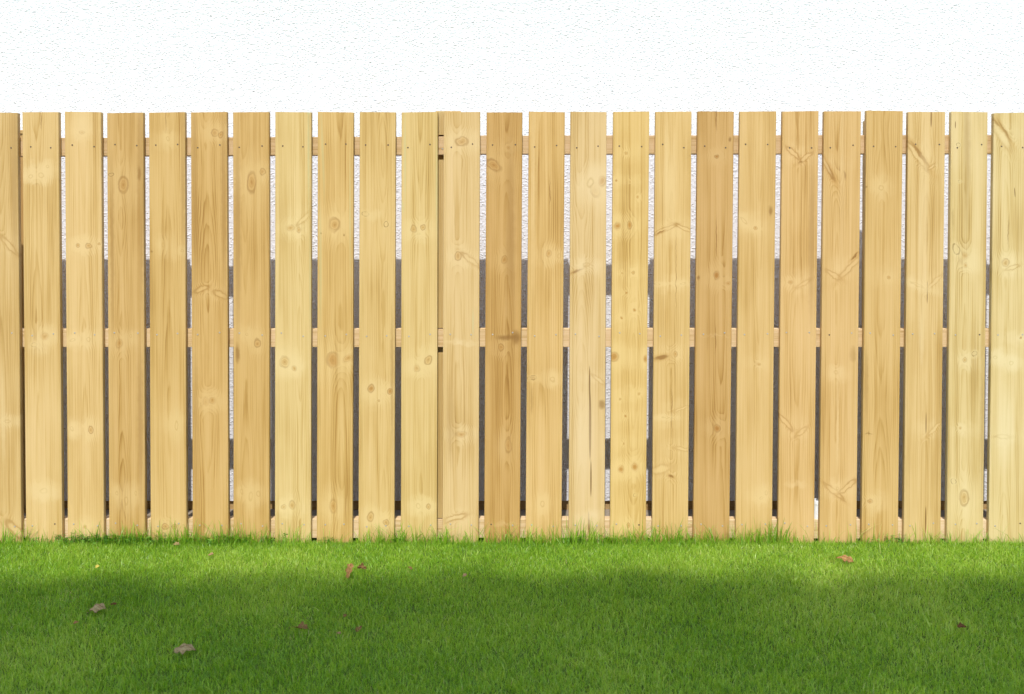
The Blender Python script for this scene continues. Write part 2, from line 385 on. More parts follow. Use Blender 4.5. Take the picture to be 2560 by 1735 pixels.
# features: region (1..8 = crops of the photograph), x, y in the crop, half width, half height, angle, kind
FEATS = {
 0: [(1, 55, 880, 70, 14, -48, 's'), (5, 45, 612, 26, 10, 0, 'p'), (5, 95, 1275, 70, 22, -45, 's'), (1, 85, 400, 26, 700, 0, 'e'), (5, 20, 560, 14, 260, 0, 'h')],
 1: [(1, 225, 440, 80, 70, 0, 'h'), (1, 250, 460, 22, 16, 0, 'p'), (1, 185, 462, 16, 12, 0, 'p'), (1, 290, 405, 12, 12, 0, 'p'), (1, 205, 1483, 20, 13, 25, 'o'), (1, 272, 1432, 24, 22, 0, 'k'), (1, 230, 1490, 60, 60, 0, 'h'), (5, 265, 1035, 26, 18, 0, 'p'), (5, 275, 1060, 75, 40, 0, 'h'), (1, 250, 120, 4, 60, 0, 'd')],
 2: [(1, 497, 198, 15, 11, 0, 'k'), (1, 500, 130, 60, 110, 0, 'h'), (1, 535, 886, 18, 15, 0, 'k'), (1, 472, 880, 11, 11, 0, 'k'), (1, 600, 873, 8, 8, 0, 'k'), (1, 537, 1450, 14, 16, 0, 'p'), (1, 440, 1455, 20, 10, 0, 'p'), (5, 435, 662, 12, 18, 0, 'p'), (5, 550, 665, 14, 22, 0, 'k'), (5, 513, 1255, 10, 12, 0, 'k')],
 3: [(1, 748, 512, 28, 46, 0, 'k'), (1, 674, 452, 16, 13, 0, 'o'), (1, 845, 450, 12, 45, 0, 'd'), (1, 722, 1478, 20, 26, 0, 'k'), (1, 793, 1432, 9, 13, 0, 'p'), (5, 765, 1095, 14, 32, 0, 'p'), (5, 708, 1050, 9, 14, 0, 'p'), (5, 822, 1050, 8, 20, 0, 'p'), (1, 850, 620, 18, 650, 0, 'e'), (5, 850, 620, 18, 500, 0, 'e'), (1, 680, 900, 12, 500, 0, 'e')],
 4: [(1, 1018, 235, 10, 18, 0, 'p'), (1, 990, 880, 10, 16, 0, 'p'), (1, 1105, 915, 12, 9, 0, 'p'), (1, 920, 915, 10, 8, 0, 'd'), (5, 1070, 640, 12, 34, 0, 'p'), (5, 1003, 1252, 20, 15, 0, 'k'), (5, 1055, 1252, 14, 13, 0, 'k'), (1, 1005, 120, 3, 70, 0, 'd'), (1, 1105, 450, 14, 500, 0, 'e')],
 5: [(1, 1302, 198, 20, 21, 0, 'k'), (1, 1338, 206, 14, 16, 0, 'k'), (1, 1222, 1145, 42, 15, 20, 's'), (1, 1338, 1180, 44, 15, -25, 's'), (5, 1248, 495, 17, 24, 0, 'k'), (5, 1288, 487, 18, 20, 0, 'k'), (1, 1355, 600, 15, 600, 0, 'e'), (1, 1180, 600, 20, 650, 0, 'e'), (5, 1190, 700, 14, 500, 0, 'e'), (5, 1265, 1285, 45, 22, 0, 'h')],
 6: [(1, 1525, 500, 24, 58, 0, 'k'), (1, 1422, 495, 9, 30, 0, 'p'), (2, 40, 432, 16, 20, 0, 'k'), (2, 8, 1472, 18, 24, 0, 'k'), (5, 1495, 90, 10, 13, 0, 'p'), (5, 1520, 1068, 14, 30, 0, 'p'), (5, 1465, 1040, 10, 16, 0, 'p'), (6, 15, 1050, 14, 20, 0, 'p'), (2, 45, 470, 8, 60, 0, 'h'), (5, 1440, 200, 16, 60, 0, 'd'), (1, 1440, 800, 20, 600, 0, 'e')],
 7: [(2, 210, 776, 22, 19, 0, 'k'), (2, 260, 786, 12, 16, 0, 'k'), (2, 290, 720, 50, 12, 45, 's'), (6, 174, 252, 28, 32, 0, 'k'), (6, 232, 290, 14, 15, 0, 'k'), (6, 168, 1133, 14, 14, 0, 'k'), (6, 218, 1122, 17, 24, 0, 'k'), (2, 319, 330, 9, 380, 0, 'g'), (2, 328, 1100, 5, 400, 0, 'g'), (2, 320, 80, 14, 12, 0, 'g')],
 8: [(2, 476, 757, 30, 38, 0, 'k'), (2, 395, 806, 6, 6, 0, 'd'), (2, 533, 816, 6, 7, 0, 'd'), (6, 466, 242, 36, 46, 0, 'K'), (6, 560, 232, 32, 22, 30, 'k'), (6, 470, 1126, 22, 38, 0, 'k'), (2, 405, 330, 9, 300, 2, 'g'), (2, 392, 1000, 9, 420, 0, 'g'), (2, 570, 700, 6, 420, 0, 'g')],
 9: [(2, 663, 690, 20, 16, -35, 'o'), (2, 788, 756, 13, 13, 0, 'o'), (2, 720, 700, 50, 30, 0, 'h'), (6, 697, 416, 18, 25, 0, 'K'), (6, 812, 432, 15, 14, 0, 'K'), (6, 743, 484, 6, 6, 0, 'k'), (6, 693, 1190, 18, 25, 0, 'k'), (6, 787, 1227, 18, 18, 0, 'k'), (6, 825, 350, 10, 400, 0, 'e')],
 10: [(2, 955, 782, 15, 20, 0, 'k'), (2, 1012, 771, 14, 16, 0, 'k'), (2, 985, 812, 14, 7, 0, 'p'), (2, 903, 340, 8, 330, 0, 'g'), (2, 889, 640, 7, 50, 8, 'g'), (6, 975, 290, 18, 20, 0, 'k'), (6, 1042, 243, 20, 26, -25, 'k'), (6, 983, 1126, 16, 18, 0, 'p'), (6, 1045, 1130, 14, 14, 0, 'k'), (2, 1095, 500, 7, 420, 0, 'g')],
 11: [(2, 1247, 252, 36, 24, 0, 'k'), (2, 1225, 945, 18, 24, 0, 'k'), (2, 1302, 970, 62, 13, -38, 's'), (2, 1315, 1350, 7, 90, 0, 'g'), (6, 1245, 690, 32, 16, 0, 'k'), (6, 1205, 1200, 70, 14, 15, 's'), (6, 1240, 140, 90, 16, 0, 'h'), (6, 1180, 600, 25, 250, 0, 'e')],
 12: [(2, 1440, 395, 48, 28, -30, 'k'), (2, 1530, 285, 8, 12, 0, 'k'), (2, 1505, 968, 17, 22, 0, 'k'), (6, 1485, 165, 17, 20, 0, 'k'), (6, 1528, 760, 18, 45, 0, 'k'), (6, 1500, 760, 50, 90, 0, 'h'), (2, 1520, 1440, 70, 18, 0, 'd'), (3, 25, 1440, 30, 50, 0, 'd'), (2, 1540, 900, 30, 700, 0, 'e'), (6, 1490, 1235, 90, 10, 0, 'h')],
 13: [(3, 224, 930, 16, 22, 0, 'k'), (3, 286, 944, 13, 12, 0, 'p'), (7, 122, 350, 20, 10, -10, 'd'), (7, 122, 350, 26, 14, 0, 'o'), (7, 245, 362, 18, 16, 0, 'p'), (7, 185, 1115, 14, 22, 0, 'p'), (7, 120, 480, 8, 80, 0, 'e'), (3, 130, 600, 14, 600, 0, 'h'), (3, 230, 560, 4, 90, 0, 'd')],
 14: [(3, 505, 545, 26, 42, 10, 'k'), (3, 545, 490, 22, 30, 0, 'K'), (3, 475, 500, 22, 35, -20, 'p'), (3, 400, 1030, 58, 9, 28, 'b'), (3, 450, 1000, 24, 14, 0, 'p'), (7, 470, 400, 5, 130, 0, 'c'), (7, 473, 640, 8, 230, 0, 'c'), (7, 478, 960, 5, 120, 0, 'c'), (7, 466, 1240, 6, 85, 1, 'c'), (7, 545, 510, 22, 30, 0, 'd'), (7, 470, 1195, 85, 40, 0, 'h'), (7, 525, 360, 45, 10, -40, 's'), (7, 420, 720, 60, 300, 0, 'h')],
 15: [(3, 640, 764, 22, 23, 0, 'K'), (3, 712, 758, 14, 23, 0, 'K'), (3, 692, 320, 9, 9, 0, 'k'), (3, 630, 485, 6, 6, 0, 'K'), (3, 715, 495, 5, 5, 0, 'k'), (3, 762, 586, 9, 8, 0, 'k'), (3, 695, 1170, 8, 9, 0, 'K'), (3, 742, 1272, 9, 11, 0, 'K'), (3, 663, 1317, 8, 9, 0, 'K'), (3, 735, 1045, 9, 9, 0, 'k'), (3, 667, 1050, 7, 7, 0, 'k'), (7, 618, 222, 28, 27, 0, 'K'), (7, 808, 232, 13, 24, 0, 'K'), (7, 688, 580, 7, 9, 0, 'K'), (7, 655, 480, 6, 7, 0, 'k'), (7, 678, 750, 5, 8, 0, 'K'), (7, 660, 905, 18, 23, 0, 'K'), (7, 743, 890, 20, 26, 0, 'K'), (7, 748, 1062, 13, 10, 30, 'o'), (7, 705, 1243, 8, 14, 0, 'k'), (7, 768, 445, 9, 9, 0, 'k')],
 16: [(3, 925, 785, 72, 11, 22, 's'), (3, 900, 800, 36, 5, 25, 'b'), (3, 1040, 775, 55, 10, -24, 's'), (3, 993, 1050, 2, 300, 0, 'd'), (3, 880, 1115, 22, 5, 0, 'p'), (3, 1035, 1110, 20, 5, 0, 'p'), (7, 905, 225, 52, 16, 12, 'b'), (7, 990, 207, 12, 14, 0, 'k'), (7, 900, 905, 58, 22, 12, 's'), (7, 965, 948, 20, 10, -20, 'b'), (7, 968, 560, 3, 190, 0, 'd'), (7, 1030, 535, 52, 7, 18, 's'), (7, 930, 590, 30, 6, 0, 'p'), (7, 1030, 780, 44, 9, -8, 's'), (3, 950, 500, 40, 300, 0, 'h')],
 17: [(3, 1240, 340, 14, 13, 0, 'K'), (3, 1240, 1060, 16, 28, 0, 'K'), (3, 1308, 1108, 14, 12, 0, 'k'), (3, 1130, 1080, 9, 15, 0, 'd'), (7, 1243, 657, 18, 24, 0, 'K'), (3, 1238, 100, 5, 90, 0, 'd'), (3, 1238, 830, 4, 130, 0, 'd'), (7, 1232, 120, 4, 90, 0, 'd'), (7, 1240, 95, 95, 5, 0, 'h'), (3, 1320, 240, 10, 18, 0, 'd')],
 18: [(3, 1405, 730, 30, 12, -38, 'p'), (3, 1475, 776, 11, 9, 0, 'k'), (4, 15, 670, 14, 30, 0, 'd'), (7, 1495, 265, 9, 8, 0, 'k'), (7, 1510, 1076, 13, 9, 20, 'p'), (7, 1540, 1050, 10, 16, 0, 'p')],
 19: [(4, 150, 318, 48, 12, -42, 's'), (4, 230, 345, 44, 11, 38, 's'), (4, 195, 372, 12, 5, 0, 'd'), (4, 135, 1105, 14, 12, 0, 'k'), (4, 215, 1112, 44, 10, 30, 's'), (8, 105, 618, 58, 12, -48, 's'), (8, 200, 678, 42, 10, 38, 's'), (4, 265, 800, 20, 500, 0, 'e'), (8, 165, 995, 60, 20, 0, 'h')],
 20: [(4, 375, 430, 85, 15, -62, 'b'), (4, 355, 395, 80, 10, -62, 's'), (4, 465, 455, 7, 32, 8, 'd'), (4, 433, 418, 3, 24, 0, 'd'), (4, 400, 1062, 52, 12, -32, 's'), (4, 500, 1010, 96, 14, 47, 's'), (4, 525, 945, 34, 6, 42, 'b'), (8, 413, 320, 16, 13, -20, 'p'), (8, 515, 210, 18, 48, 0, 'e'), (8, 400, 1040, 70, 12, -40, 's'), (8, 480, 1010, 62, 12, 38, 's'), (8, 420, 1025, 10, 10, 0, 'p'), (4, 450, 420, 20, 500, 0, 'h'), (8, 420, 600, 9, 320, 0, 'h')],
 21: [(4, 685, 530, 16, 20, 0, 'p'), (4, 732, 1075, 10, 10, 0, 'k'), (8, 620, 1098, 16, 12, 0, 'K'), (8, 610, 688, 24, 4, 0, 'd'), (8, 610, 688, 4, 16, 0, 'd'), (8, 660, 1110, 50, 60, 0, 'h'), (8, 595, 400, 12, 220, 0, 'e'), (4, 600, 525, 6, 8, 0, 'd')],
 22: [(4, 922, 330, 112, 12, -54, 'b'), (4, 900, 335, 100, 14, -54, 's'), (4, 990, 405, 24, 8, 40, 's'), (4, 988, 110, 4, 60, 0, 'c'), (4, 965, 1165, 3, 75, 0, 'c'), (4, 1012, 1098, 62, 10, 42, 's'), (4, 905, 1120, 50, 9, -20, 'p'), (8, 957, 625, 3, 70, 0, 'c'), (8, 1008, 660, 60, 9, 45, 's'), (8, 955, 1210, 4, 90, 0, 'c'), (4, 940, 750, 30, 600, 0, 'h'), (8, 930, 100, 20, 160, 0, 'h')],
 23: [(4, 1140, 905, 19, 32, 18, 'o'), (4, 1192, 945, 18, 24, 0, 'k'), (4, 1195, 1000, 12, 16, 0, 'k'), (4, 1162, 492, 11, 8, 0, 'o'), (4, 1152, 270, 12, 10, 0, 'o'), (4, 1135, 150, 3, 24, 0, 'c'), (4, 1120, 730, 6, 60, 0, 'e'), (8, 1250, 206, 17, 15, 25, 'o'), (8, 1193, 243, 12, 15, 0, 'k'), (8, 1125, 976, 15, 15, 0, 'o'), (8, 1188, 1078, 26, 46, 0, 'k'), (8, 1165, 655, 10, 8, 0, 'k'), (4, 1200, 400, 26, 500, 0, 'e'), (8, 1300, 700, 14, 500, 0, 'e')],
 24: [(4, 1432, 185, 92, 9, -58, 'b'), (4, 1385, 140, 40, 8, -50, 'b'), (4, 1415, 215, 95, 22, -58, 's'), (4, 1495, 560, 3, 32, 5, 'c'), (4, 1440, 985, 22, 22, 0, 'k'), (4, 1480, 1015, 40, 9, 20, 's'), (4, 1455, 800, 4, 100, 0, 'd'), (8, 1376, 225, 15, 14, 0, 'p'), (8, 1420, 708, 40, 8, 0, 's'), (8, 1475, 258, 16, 14, 0, 'p'), (8, 1440, 640, 50, 200, 0, 'h'), (8, 1530, 105, 8, 6, 0, 'K')],
}
ORG = {1: (0, 250), 2: (640, 250), 3: (1280, 250), 4: (1920, 250), 5: (0, 800), 6: (640, 800), 7: (1280, 800), 8: (1920, 800)}
ZF = 640.0 / 1551.0

B_TH = 0.021
fence = empty('wooden_fence', (0, 0, 0))
tag(fence, 'pale new timber fence of upright boards standing in the grass before the white wall', 'fence')

def board_mesh(w, h, lean, seed):
    """an upright board, base centre at the origin; eased edges, slightly cupped, top cut a little off square"""
    r = random.Random(seed)
    hw, e = w / 2, 0.0028
    prof = [(-hw, B_TH), (-hw, e), (-hw + e * 0.35, e * 0.35), (-hw + e, 0), (-hw / 3, -0.0006), (hw / 3, -0.0006), (hw - e, 0), (hw - e * 0.35, e * 0.35), (hw, e), (hw, B_TH)]
    tilt = r.uniform(-0.0015, 0.0015)
    zs = [0.0, 0.25, 0.5, 0.75, 0.96, 1.0]
    bow, ph = r.uniform(-0.0012, 0.0012), r.uniform(0, 6)
    v, f = [], []
    n = len(prof)
    for k, t in enumerate(zs):
        for (x, y) in prof:
            zz = h * t + (tilt * x / hw if t == 1.0 else 0.0)
            xx = x + lean * (t - 0.5) + bow * math.sin(3.1 * t + ph)
            v.append((xx, y, zz))
    for k in range(len(zs) - 1):
        for i in range(n):
            a, b = k * n + i, k * n + (i + 1) % n
            f.append((a, b, b + n, a + n))
    f.append(tuple(range(n - 1, -1, -1)))
    f.append(tuple((len(zs) - 1) * n + i for i in range(n)))
    return v, f

screw_steel = simple('screw_steel', (0.42, 0.38, 0.34), 0.5, 0.4, 0.6, 0.2, 300.0)
screw_dark = simple('screw_rust', (0.13, 0.085, 0.055), 0.6, 0.4, 0.3, 0.3, 300.0)
def screw_mesh(name, m):
    bm = bmesh.new()
    n = 10
    prof = [(0.0034, 0.0002), (0.0034, -0.0003), (0.0028, -0.0009), (0.0014, -0.0010), (0.0012, -0.0003), (0.0, -0.0003)]
    rings = []
    for (rad, y) in prof[:-1]:
        rings.append([bm.verts.new((rad * math.cos(2 * math.pi * i / n), y, rad * math.sin(2 * math.pi * i / n))) for i in range(n)])
    c = bm.verts.new((0, prof[-1][1], 0))
    for a, b in zip(rings[:-1], rings[1:]):
        for i in range(n):
            bm.faces.new((a[i], a[(i + 1) % n], b[(i + 1) % n], b[i]))
    for i in range(n):
        bm.faces.new((rings[-1][i], rings[-1][(i + 1) % n], c))
    bmesh.ops.recalc_face_normals(bm, faces=list(bm.faces))
    me = bpy.data.meshes.new(name); bm.to_mesh(me); bm.free()
    me.materials.append(m)
    return me
me_screw, me_screw_d = screw_mesh('screw', screw_steel), screw_mesh('screw', screw_dark)

SCREW_Y = (365.0, 836.0, 1312.0)              # photo rows of the three lines of screws
def add_board(idx, tl, tr, bl, br, ty, tone, feats, seed):
    T0, T1 = at(tl * K, ty * K), at(tr * K, ty * K)
    B0, B1 = at(bl * K, 1228 * K), at(br * K, 1228 * K)
    w = 0.5 * ((T1.x - T0.x) + (B1.x - B0.x))
    xt, xb = 0.5 * (T0.x + T1.x), 0.5 * (B0.x + B1.x)
    zb_ = -0.021
    h = T0.z - zb_
    lean = (xt - xb) * h / (T0.z - B0.z)
    xm = 0.5 * (xt + xb)
    loc = []
    for (rg, zx, zy, rx, rz, ang, kind) in feats:
        P = at(ORG[rg][0] + zx * ZF, ORG[rg][1] + zy * ZF)
        s = ZF / 600.0
        loc.append((P.x - xm, P.z - zb_, max(rx * s, 0.0016), max(rz * s, 0.0016), -ang, kind))
    v, f = board_mesh(w, h, lean, seed)
    o = mesh_obj('fence_board', v, f, wood('board_wood', tone, seed, loc, contrast=1.0 if idx not in (3, 5, 12, 17, 23) else 1.35), fence)
    o.location = (xm, 0, zb_)
    r = random.Random(seed + 5)
    for row, sy in enumerate(SCREW_Y):
        for side in (-1, 1):
            z = at(1280, sy + r.uniform(-5, 5)).z - zb_
            x = side * (w / 2 - r.uniform(0.024, 0.036)) + lean * (z / h - 0.5)
            so_ = bpy.data.objects.new('screw', me_screw_d if (row == 0 or r.random() < 0.12) else me_screw)
            col.objects.link(so_); so_.parent = o
            so_.location = (x, -0.0005, z)
            so_.rotation_euler = (0, r.uniform(0, 3), 0)
    return o
for i, (tl, tr, bl, br, ty, tone) in enumerate(BOARDS):
    add_board(i, tl, tr, bl, br, ty, tone, FEATS.get(i, []), 100 + i)
PITCHX = 96.0
for k in range(1, 8):                          # the fence runs on past both sides of the photograph
    for sgn in (-1, 1):
        b = BOARDS[0] if sgn < 0 else BOARDS[-1]
        d = sgn * PITCHX * k
        tone = random.choice(BOARDS)[5]
        fx = [(1 if sgn < 0 else 4, (50 if sgn < 0 else 1450) + d * K / ZF, random.uniform(200, 1300), 18, 20, 0, 'k') for _ in range(3)]
        add_board(99, b[0] + d, b[1] + d, b[2] + d, b[3] + d, 255, tone, fx, 300 + 10 * k + sgn)

# rails: two lengths meet on the middle post
R_Y0, R_Y1 = B_TH + 0.0006, B_TH + 0.0456
rail_tones = [(222, 190, 146), (236, 206, 160), (246, 220, 178)]
xj = at(1113, 600, R_Y0).x
xl, xr = at(-900, 600, R_Y0).x, at(3460, 600, R_Y0).x
rail_z = []
for r_i, (yl0, yl1, yr0, yr1, yR0, yR1) in enumerate([(345, 390.5, 338.7, 384.8, 337.5, 384.5), (822.3, 868, 821.8, 867.6, 822, 868), (1297, 1345, 1297, 1344.5, 1300, 1347.5)]):
    m = wood('rail_wood', rail_tones[r_i], 500 + r_i, [], along='X', contrast=0.8, wide=0.08)
    for side in (0, 1):
        if side == 0:
            xa, xb = xl, xj - 0.001
            za = (at(0, yl0, R_Y0).z, at(0, yl1, R_Y0).z)
            zc_ = (at(1100, yr0 + (2.5 if r_i == 0 else 0.5), R_Y0).z, at(1100, yr1 + (2.2 if r_i == 0 else 0.4), R_Y0).z)
        else:
            xa, xb = xj + 0.001, xr
            za = (at(1120, yr0, R_Y0).z, at(1120, yr1, R_Y0).z)
            zc_ = (at(2500, yR0, R_Y0).z, at(2500, yR1, R_Y0).z)
        zm = 0.25 * (za[0] + za[1] + zc_[0] + zc_[1]); xm = 0.5 * (xa + xb)
        sl = (zc_[0] - za[0]) / ((1100 if side == 0 else 1380) / 600.0)
        L = (xb - xa) / 2; hh = 0.25 * ((za[0] - za[1]) + (zc_[0] - zc_[1]))
        vv = []
        for x in (-L, L):
            x_ref = at(550 if side == 0 else 1810, 600, R_Y0).x
            zz = zm + sl * (xm + x - x_ref)
            for (y, s) in ((R_Y0, -1), (R_Y1, -1), (R_Y1, 1), (R_Y0, 1)):
                vv.append((x, y, zz + s * hh - zm))
        ff = [(0, 1, 5, 4), (1, 2, 6, 5), (2, 3, 7, 6), (3, 0, 4, 7), (3, 2, 1, 0), (4, 5, 6, 7)]
        o = mesh_obj('rail', vv, ff, m, fence)
        o.location = (xm, 0, zm)
        bevel_obj(o, 0.0015, 1)
    rail_z.append((zc_[0] if side == 0 else za[0], za[1]))
# posts, notched where the rails run through
def post_mesh(w, top):
    y0, y1, yn = R_Y0 + 0.0015, R_Y0 + 0.100, R_Y1 + 0.003
    pts = [(y0, top)]
    for (zt, zb2) in rail_z:
        pts += [(y0, zt + 0.003), (yn, zt + 0.003), (yn, zb2 - 0.024), (y0, zb2 - 0.024)]
    pts += [(y0, -0.35), (y1, -0.35), (y1, top)]
    if pts[-4][1] < -0.3: pass
    n = len(pts)
    v = [(-w / 2, y, z) for (y, z) in pts] + [(w / 2, y, z) for (y, z) in pts]
    f = [tuple(range(n)), tuple(range(2 * n - 1, n - 1, -1))]
    for i in range(n):
        j = (i + 1) % n
        f.append((i, i + n, j + n, j))
    return v, f
post_top = at(1121, 277.5, R_Y0).z
for k, pxm in enumerate((1121.0, 2209.0, 3290.0, -700.0)):
    v, f = post_mesh(0.104, post_top - (0.0 if k == 0 else 0.03))
    o = mesh_obj('post', v, f, wood('post_wood', (204, 174, 112), 600 + k, [], contrast=1.0, wide=0.1), fence)
    o.location = (at(pxm, 600, R_Y0).x, 0, 0)
    bm = bmesh.new(); bm.from_mesh(o.data); bmesh.ops.triangulate(bm, faces=[q for q in bm.faces if len(q.verts) > 4]); bmesh.ops.recalc_face_normals(bm, faces=list(bm.faces)); bm.to_mesh(o.data); bm.free()
o = bpy.data.objects.new('screw', me_screw); col.objects.link(o); o.parent = fence
p = at(1106, 372, R_Y0); o.location = (p.x, R_Y0 - 0.0003, p.z)

# a timber post against the wall, seen in the first gap
wp = empty('wall_post', (0, 0, 0))
yw = WALL_Y - 0.045
ptop = at(80, 335, yw).z
x0 = at(54.5, 900, yw).x
v, f = box(-0.05, 0.05, 0, 0.043, -0.02, ptop)
wp_m = mesh_obj('upright', v, f, wood('wall_post_wood', (196, 160, 98), 700, [], wide=0.1), wp)
bevel_obj(wp_m, 0.002, 1)
wp.location = (x0 + 0.05, yw, 0)
v, f = box(-0.056, 0.056, -0.006, 0.0425, ptop + 0.0005, ptop + 0.018)
bevel_obj(mesh_obj('cap', v, f, wood('wall_post_cap_wood', (206, 172, 110), 701, [], along='X', wide=0.1), wp), 0.002, 1)
tag(wp, 'brown timber post set against the white wall, seen through the leftmost fence gap', 'post')

# the white drain pipe stub behind the bottom rail
pipe = empty('drain_pipe', (0, 0, 0))
yp = R_Y0 + 0.0225
pc = at(2043, 1249, yp)
pz0 = at(2043, 1299.2, R_Y0).z + 0.0006
plastic = simple('white_plastic', (0.80, 0.80, 0.79), 0.35, 0.5, var=0.02)
def tube_rings(rings, n=28, cap=True):
    v, f = [], []
    for (rad, z) in rings:
        for i in range(n):
            a = 2 * math.pi * i / n
            v.append((rad * math.cos(a), rad * math.sin(a), z))
    for k in range(len(rings) - 1):
        for i in range(n):
            f.append((k * n + i, k * n + (i + 1) % n, (k + 1) * n + (i + 1) % n, (k + 1) * n + i))
    return v, f
v, f = tube_rings([(0.0195, pz0), (0.0195, pc.z - 0.016)])
mesh_obj('pipe', v, f, plastic, pipe, smooth=True)
v, f = tube_rings([(0.0197, pc.z - 0.018), (0.0212, pc.z - 0.0165), (0.0212, pc.z - 0.001), (0.0205, pc.z), (0.0175, pc.z), (0.0175, pc.z - 0.03)])
mesh_obj('socket', v, f, plastic, pipe, smooth=False)
pipe.location = (pc.x, yp, 0)
tag(pipe, 'short white plastic pipe stub standing on the bottom rail behind the boards', 'pipe')

# ------------------------------------------------------------------ grass
def blades(n, pos, hgt, wid, lean_s, rnd, droop=0.5, heading=None, short=False):
    """numpy grass: each blade a bent tapering strip of two quads and a tip; returns verts, faces, per-vertex tone"""
    x, y = pos
    ang = rnd.uniform(0, 2 * np.pi, n) if heading is None else heading
    la = rnd.uniform(0, 2 * np.pi, n)
    ln = np.abs(rnd.normal(0, lean_s, n))
    dx, dy = np.cos(la) * ln, np.sin(la) * ln
    wx, wy = np.cos(ang) * wid / 2, np.sin(ang) * wid / 2
    lv = [(0.0, 1.0, 0.0), (0.40, 0.92, 0.16), (0.75, 0.62, 0.55), (1.0, 0.0, 1.0)]
    if short:
        lv = [(0.0, 1.0, 0.0), (0.55, 0.85, 0.28), (1.0, 0.0, 1.0)]
    nvb = 2 * len(lv) - 1
    V = np.zeros((n, nvb, 3))
    k = 0
    for t, ws, be in lv:
        cx = x + dx * hgt * (0.35 * t + 0.65 * be * (1 + droop)) ; cy = y + dy * hgt * (0.35 * t + 0.65 * be * (1 + droop))
        cz = hgt * (t - 0.30 * be * np.minimum(ln, 1.2) * (1 + droop) * 0.6)
        if ws > 0:
            V[:, k] = np.stack([cx - wx * ws, cy - wy * ws, cz], 1); k += 1
            V[:, k] = np.stack([cx + wx * ws, cy + wy * ws, cz], 1); k += 1
        else:
            V[:, k] = np.stack([cx, cy, cz], 1); k += 1
    base = (np.arange(n) * nvb)[:, None]
    tris = np.concatenate([base + np.array(t) for t in (((0, 1, 3), (0, 3, 2), (2, 3, 4)) if short else ((0, 1, 3), (0, 3, 2), (2, 3, 5), (2, 5, 4), (4, 5, 6)))], 1).reshape(-1, 3)
    return V.reshape(-1, 3), tris
def big_mesh(name, V, T, m, tone=None):
    me = bpy.data.meshes.new(name)
    me.vertices.add(len(V)); me.vertices.foreach_set('co', V.astype(np.float32).ravel())
    me.loops.add(T.size); me.loops.foreach_set('vertex_index', T.astype(np.int32).ravel())
    me.polygons.add(len(T))
    me.polygons.foreach_set('loop_start', np.arange(0, T.size, 3, dtype=np.int32))
    me.polygons.foreach_set('loop_total', np.full(len(T), 3, dtype=np.int32))
    if tone is not None:
        at_ = me.attributes.new('tone', 'FLOAT', 'POINT')
        at_.data.foreach_set('value', tone.astype(np.float32))
    me.update(); me.validate()
    me.polygons.foreach_set('use_smooth', np.ones(len(me.polygons), dtype=bool))
    me.materials.append(m)
    o = bpy.data.objects.new(name, me); col.objects.link(o)
    return o
def leaf_material(name, stops, rough=0.45, trans=0.4, use_tone=True, spec=0.4):
    N = NT(name)
    at_ = N.new('ShaderNodeAttribute', attribute_name='tone')
    c = N.ramp(at_.outputs['Fac'], stops)
    N.put(N.b.inputs['Base Color'], c)
    N.b.inputs['Roughness'].default_value = rough
    N.b.inputs['Specular IOR Level'].default_value = spec
    tr = N.new('ShaderNodeBsdfTranslucent')
    N.put(tr.inputs[0], N.mix(1.0, c, (1.15, 1.2, 0.6), 'MULTIPLY'))
    mx = N.new('ShaderNodeMixShader'); mx.inputs[0].default_value = trans
    N.t.links.new(N.b.outputs[0], mx.inputs[1]); N.t.links.new(tr.outputs[0], mx.inputs[2])
    N.t.links.new(mx.outputs[0], N.n['Material Output'].inputs[0])
    return N.m
grass_m = leaf_material('grass_blade', [(0.0, (0.135, 0.285, 0.012)), (0.35, (0.235, 0.410, 0.020)), (0.70, (0.370, 0.520, 0.045)), (0.93, (0.52, 0.60, 0.13)), (1.0, (0.52, 0.44, 0.20))], 0.40, 0.42, spec=0.6)

def vnoise(x, y, s, seed):
    """smooth value noise on the lawn for patchy growth and colour, painted light dapples included"""
    r = np.random.default_rng(seed)
    g = r.random((64, 64))
    u, w = x * s + 31.3, y * s + 17.7
    i, j = np.floor(u).astype(int), np.floor(w).astype(int)
    a, b = u - i, w - j
    a, b = a * a * (3 - 2 * a), b * b * (3 - 2 * b)
    q = lambda p, t: g[p % 64, t % 64]
    return (q(i, j) * (1 - a) + q(i + 1, j) * a) * (1 - b) + (q(i, j + 1) * (1 - a) + q(i + 1, j + 1) * a) * b
# the mown lawn
def lawn(n, x0, x1, y0, y1, seed):
    r = np.random.default_rng(seed)
    x, y = r.uniform(x0, x1, n), r.uniform(y0, y1, n)
    p = 0.6 * vnoise(x, y, 2.6, 3) + 0.4 * vnoise(x, y, 8.0, 4)
    clump = vnoise(x, y, 38.0, 5)
    keep = r.random(n) < (0.45 + 0.55 * clump)
    x, y, p, clump = x[keep], y[keep], p[keep], clump[keep]
    n = len(x)
    h = r.uniform(0.012, 0.025, n) * (0.8 + 0.35 * p) * (0.85 + 0.3 * clump)
    w = r.uniform(0.0010, 0.0022, n)
    tall = r.random(n) < 0.05 * (0.3 + 1.4 * vnoise(x, y, 14.0, 8))
    h[tall] *= r.uniform(1.25, 1.75, tall.sum())
    V, T = blades(n, (x, y), h, w, 0.55, r, short=True)
    tone = np.clip(r.normal(0.45, 0.24, n) + 0.50 * (p - 0.5) + 0.40 * (vnoise(x, y, 1.5, 9) - 0.5), 0, 0.93)  # turf tone, plus broad lighter and darker patches painted in place of dappled light
    dry = r.random(n) < 0.006 + 0.05 * np.clip(vnoise(x, y, 6.0, 15) - 0.62, 0, 1) * 2
    tone[dry] = r.uniform(0.93, 1.0, dry.sum())
    return V, T, np.repeat(tone, 5)
